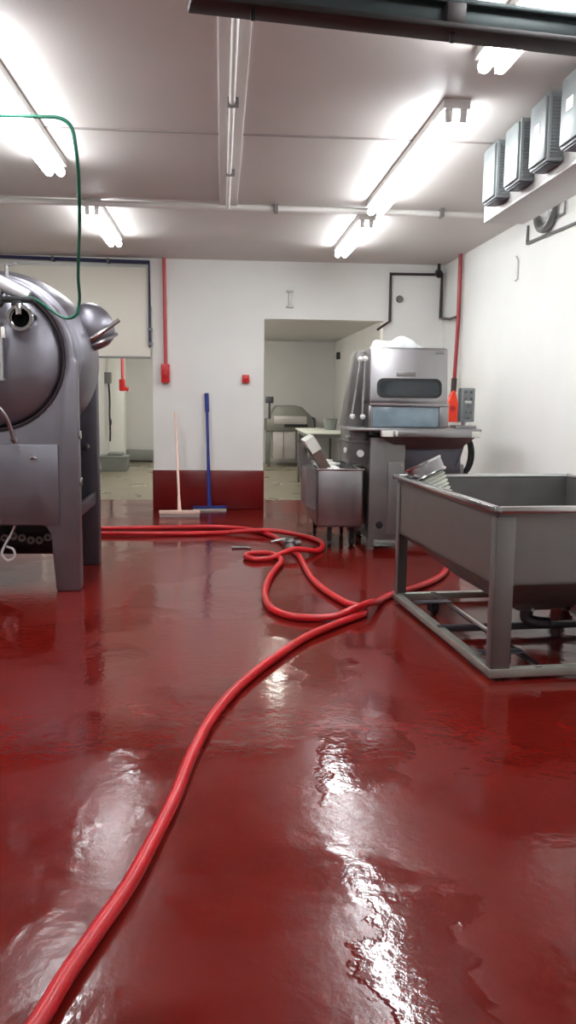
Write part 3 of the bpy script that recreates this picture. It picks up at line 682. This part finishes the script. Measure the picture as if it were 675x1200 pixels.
# ------------------------------------------------------------------ squeegees against the pillar
t = thing('floor_squeegee', 'white floor squeegee leaning on the red plinth, head on the floor', 'squeegee', (-.50, 10.06, 0))
def rotbox(bm, c, half, ang, bev):
    tmp = bmesh.new(); box(tmp, -half[0], half[0], -half[1], half[1], -half[2], half[2], bev)
    bmesh.ops.rotate(tmp, verts=list(tmp.verts), cent=(0, 0, 0), matrix=Matrix.Rotation(ang, 3, 'Z')); bmesh.ops.translate(tmp, verts=list(tmp.verts), vec=c); return absorb(bm, tmp)
obj('head', rotbox(nb(), (-.495, 10.07, .052), (.24, .03, .024), .05, .008), 'squeegee', t)
obj('blade', rotbox(nb(), (-.495, 10.07, .016), (.235, .008, .016), .05, .002), 'white_plastic', t)
obj('handle', tube(nb(), [(-.495, 10.07, .06), (-.505, 10.14, .25), (-.565, 10.60, 1.20), (-.566, 10.61, 1.215)], [.024, .015, .015, .010], 12), 'squeegee', t)
t = thing('floor_squeegee', 'blue squeegee with long dark blue handle standing against the pillar', 'squeegee', (-.145, 10.60, 0))
obj('head', rotbox(nb(), (-.145, 10.60, .045), (.21, .022, .014), .12, .006), 'blue', t)
obj('blade', rotbox(nb(), (-.145, 10.60, .017), (.208, .008, .017), .12, .002), 'pale', t, label='pale rubber blade')
obj('handle', tube(nb(), [(-.15, 10.60, .05), (-.153, 10.61, .16), (-.17, 10.70, .8), (-.185, 10.765, 1.38)], [.03, .026, .018, .018], 12), 'blue', t)
obj('grip', tube(nb(), [(-.180, 10.745, 1.22), (-.187, 10.772, 1.45)], .026, 12), 'blue', t)

# ------------------------------------------------------------------ hoses on the floor
R = .025
def hose(name, pts, label):
    return tag(obj(name, tube(nb(), [(p[0], p[1], (p[2] if len(p) > 2 else R)) for p in pts], R*.97, 14, 8), 'hose', ang=60), label, 'hose')
hose('water_hose', [(-.47, 1.50), (-.442, 1.719), (-.415, 1.806), (-.383, 1.948), (-.335, 2.117), (-.27, 2.343), (-.217, 2.605), (-.164, 2.896), (-.116, 3.257), (-.035, 3.662), (.087, 4.05), (.281, 4.479),
                    (.509, 4.898), (.758, 5.215), (.945, 5.45), (.93, 5.60), (.87, 5.70), (.793, 5.954), (.715, 6.436), (.696, 7.069), (.69, 7.45), (.655, 7.70)],
     'long red hose from the near left foreground to the metal valve')
hose('water_hose', [(-1.9, 8.66), (-1.376, 8.675), (-1.197, 8.675), (-.517, 8.672), (.004, 8.725), (.30, 8.71, .05), (.531, 8.669, .055), (.803, 8.561), (.941, 8.303), (.967, 8.014), (.878, 7.69), (.74, 7.56, .06), (.656, 7.51, .075),
                    (.55, 7.42, .06), (.42, 7.335), (.29, 7.30), (.214, 7.419), (.257, 7.56), (.36, 7.60), (.44, 7.56), (.50, 7.42), (.515, 7.22), (.455, 6.93), (.358, 6.444), (.311, 5.889), (.359, 5.505), (.487, 5.348),
                    (.72, 5.33, .03), (.87, 5.385, .07), (.99, 5.50, .078), (1.06, 5.63, .05), (1.14, 5.83), (1.27, 6.0), (1.48, 6.2), (1.729, 6.538), (1.989, 7.198), (2.1, 7.6)],
     'red hose looping around the valve and under the steel trough')
hose('water_hose', [(-1.9, 9.0), (-1.428, 9.006), (-1.242, 9.006), (-.721, 9.064), (-.133, 9.12), (.14, 9.05), (.277, 8.96), (.44, 8.72), (.52, 8.50), (.575, 8.30), (.615, 8.05)],
     'short red hose from behind the drum machine to the valve')
t = thing('hose_valve', 'grey metal valve joining the red hoses on the floor', 'valve', (.63, 7.85, 0))
b = nb(); tube(b, [(.615, 8.06, .03), (.625, 7.93, .035), (.64, 7.80, .035), (.655, 7.69, .03)], [.03, .045, .045, .03], 14); lathe(b, [(.05, 0), (.06, .02), (.06, .07), (.04, .09), (0, .09)], (.635, 7.87, .02), (0, 0, 1), 16); obj('valve_body', b, 'conduit', t)
b = nb(); tube(b, [(.635, 7.87, .10), (.60, 7.82, .115), (.50, 7.75, .11), (.45, 7.72, .10)], .014, 8, 3); obj('lever', b, 'steel_bright', t)
b = nb(); tube(b, [(.635, 7.87, .06), (.74, 7.93, .06)], .03, 12); obj('side_port', b, 'steel', t)
t = tag(obj('spray_lance', tube(nb(), [(.10, 7.95, .012), (.25, 7.95, .012)], .012, 8), 'conduit'), 'short grey metal pipe piece lying left of the hose valve', 'pipe')
obj('tip', tube(nb(), [(.25, 7.95, .012), (.275, 7.95, .012)], .008, 8), 'steel_bright', t)

# ------------------------------------------------------------------ things in the next room
t = thing('storage_bin', 'grey plastic bin on the floor behind the left doorway', 'bin', (-1.98, 16.1, 0))
b = hull8(nb(), [(-2.2, 15.9, 0), (-1.76, 15.9, 0), (-1.76, 16.35, 0), (-2.2, 16.35, 0)], [(-2.23, 15.87, .26), (-1.73, 15.87, .26), (-1.73, 16.38, .26), (-2.23, 16.38, .26)]); obj('body', b, 'bin', t)
b = nb(); box(b, -2.24, -1.72, 15.86, 16.39, .255, .285, .01); box(b, -2.10, -1.82, 15.95, 16.25, .28, .34, .02); obj('lid', b, 'bin', t)
t = thing('wall_box', 'small grey control box with hanging black cord behind the left doorway', 'electrical box', (-2.27, 17.3, 1.6))
b = nb(); box(b, -2.3, -2.18, 17.2, 17.4, 1.62, 1.84, .01); obj('housing', b, 'conduit', t)
b = nb(); tube(b, [(-2.23, 17.3, 1.63), (-2.22, 17.35, 1.3), (-2.22, 17.3, 1.0), (-2.21, 17.25, .85), (-2.22, 17.35, .72), (-2.21, 17.28, .65), (-2.22, 17.3, .48)], .018, 8, 6)
tube(b, [(-2.21, 17.22, .95), (-2.21, 17.4, .85), (-2.21, 17.25, .78), (-2.21, 17.38, .9)], .018, 8, 5); obj('cord', b, 'black', t)
# far machine with faceted hood
t = thing('conveyor_washer', 'grey faceted-hood steel machine at the far wall behind the right doorway', 'machine', (1.36, 17.5, 0))
b = prism(nb(), [[(.89, .72), (1.84, .72), (1.845, .86), (1.80, 1.02), (1.60, 1.20), (1.50, 1.225), (1.10, 1.215), (1.0, 1.08), (.98, .96), (.89, .95)]], 17.1, 17.9, 'XZ', .01); hd = obj('hood', b, 'hallsteel', t)
b = nb(); box(b, 1.04, 1.70, 17.08, 17.11, .86, 1.02, .01); obj('slot_panel', b, 'tray', hd); b = nb(); box(b, 1.25, 1.72, 17.07, 17.09, .80, .86, .005); obj('slot', b, 'dark', hd)
b = nb(); box(b, 1.78, 1.90, 17.2, 17.8, .76, 1.0, .05); obj('roller_end', b, 'steel_dark', t)
b = nb(); box(b, 1.03, 1.48, 17.15, 17.85, .15, .72, .01); cbn = obj('cabinet', b, 'tray', t); b = nb(); box(b, 1.235, 1.245, 17.14, 17.16, .18, .70); obj('door_gap', b, 'dark', cbn)
for x in (.95, 1.76):
    for y in (17.16, 17.84): obj('leg', box(nb(), x-.03, x+.03, y-.03, y+.03, 0, .73, .005), 'hallsteel', t)
b = nb(); tube(b, [(.96, 17.3, .95), (.96, 17.3, 1.28)], .02, 8); box(b, .88, 1.04, 17.25, 17.35, 1.27, 1.40, .01); obj('control_head', b, 'steel_dark', t)
# white cutting table
t = thing('cutting_table', 'steel work table with white top behind the injector tank', 'table', (1.5, 13.3, 0))
b = nb(); box(b, 1.22, 1.86, 12.45, 14.2, .875, .90, .006); obj('table_top', b, 'pale', t)
b = nb(); box(b, 1.25, 1.83, 12.5, 14.15, .82, .875, .005); obj('apron', b, 'hallsteel', t)
for x in (1.28, 1.80):
    for y in (12.52, 14.12): obj('leg', box(nb(), x-.02, x+.02, y-.02, y+.02, 0, .83, .004), 'hallsteel', t)
b = nb(); box(b, 1.27, 1.81, 12.52, 14.12, .28, .30, .004); obj('shelf', b, 'hallsteel', t)
b = nb(); lathe(b, [(0, 0), (.085, 0), (.11, .16), (.118, .165), (.112, .175), (.1, .175), (.08, .02), (0, .02)], (1.72, 13.5, .90), (0, 0, 1), 20); tag(obj('bucket', b, 'bin'), 'small grey bucket standing on the white cutting table', 'bucket')
t = thing('storage_crate', 'dark brown crate on a stand right of the white cutting table', 'crate', (2.12, 13.6, 0))
b = hull8(nb(), [(1.96, 13.2, .42), (2.32, 13.2, .42), (2.32, 14.0, .42), (1.96, 14.0, .42)], [(1.93, 13.15, .82), (2.35, 13.15, .82), (2.35, 14.05, .82), (1.93, 14.05, .82)]); obj('body', b, 'brown', t)
b = nb(); box(b, 1.92, 2.36, 13.14, 14.06, .80, .83, .01); obj('rim', b, 'brown', t)
for x in (1.98, 2.3):
    for y in (13.22, 13.98): obj('leg', box(nb(), x-.02, x+.02, y-.02, y+.02, 0, .43, .004), 'hallsteel', t)
b = nb(); box(b, 2.33, 2.4, 17.45, 17.6, 2.17, 2.31, .01); t = tag(obj('wall_sensor', b, 'black'), 'small black box on the right wall of the far room', 'sensor')
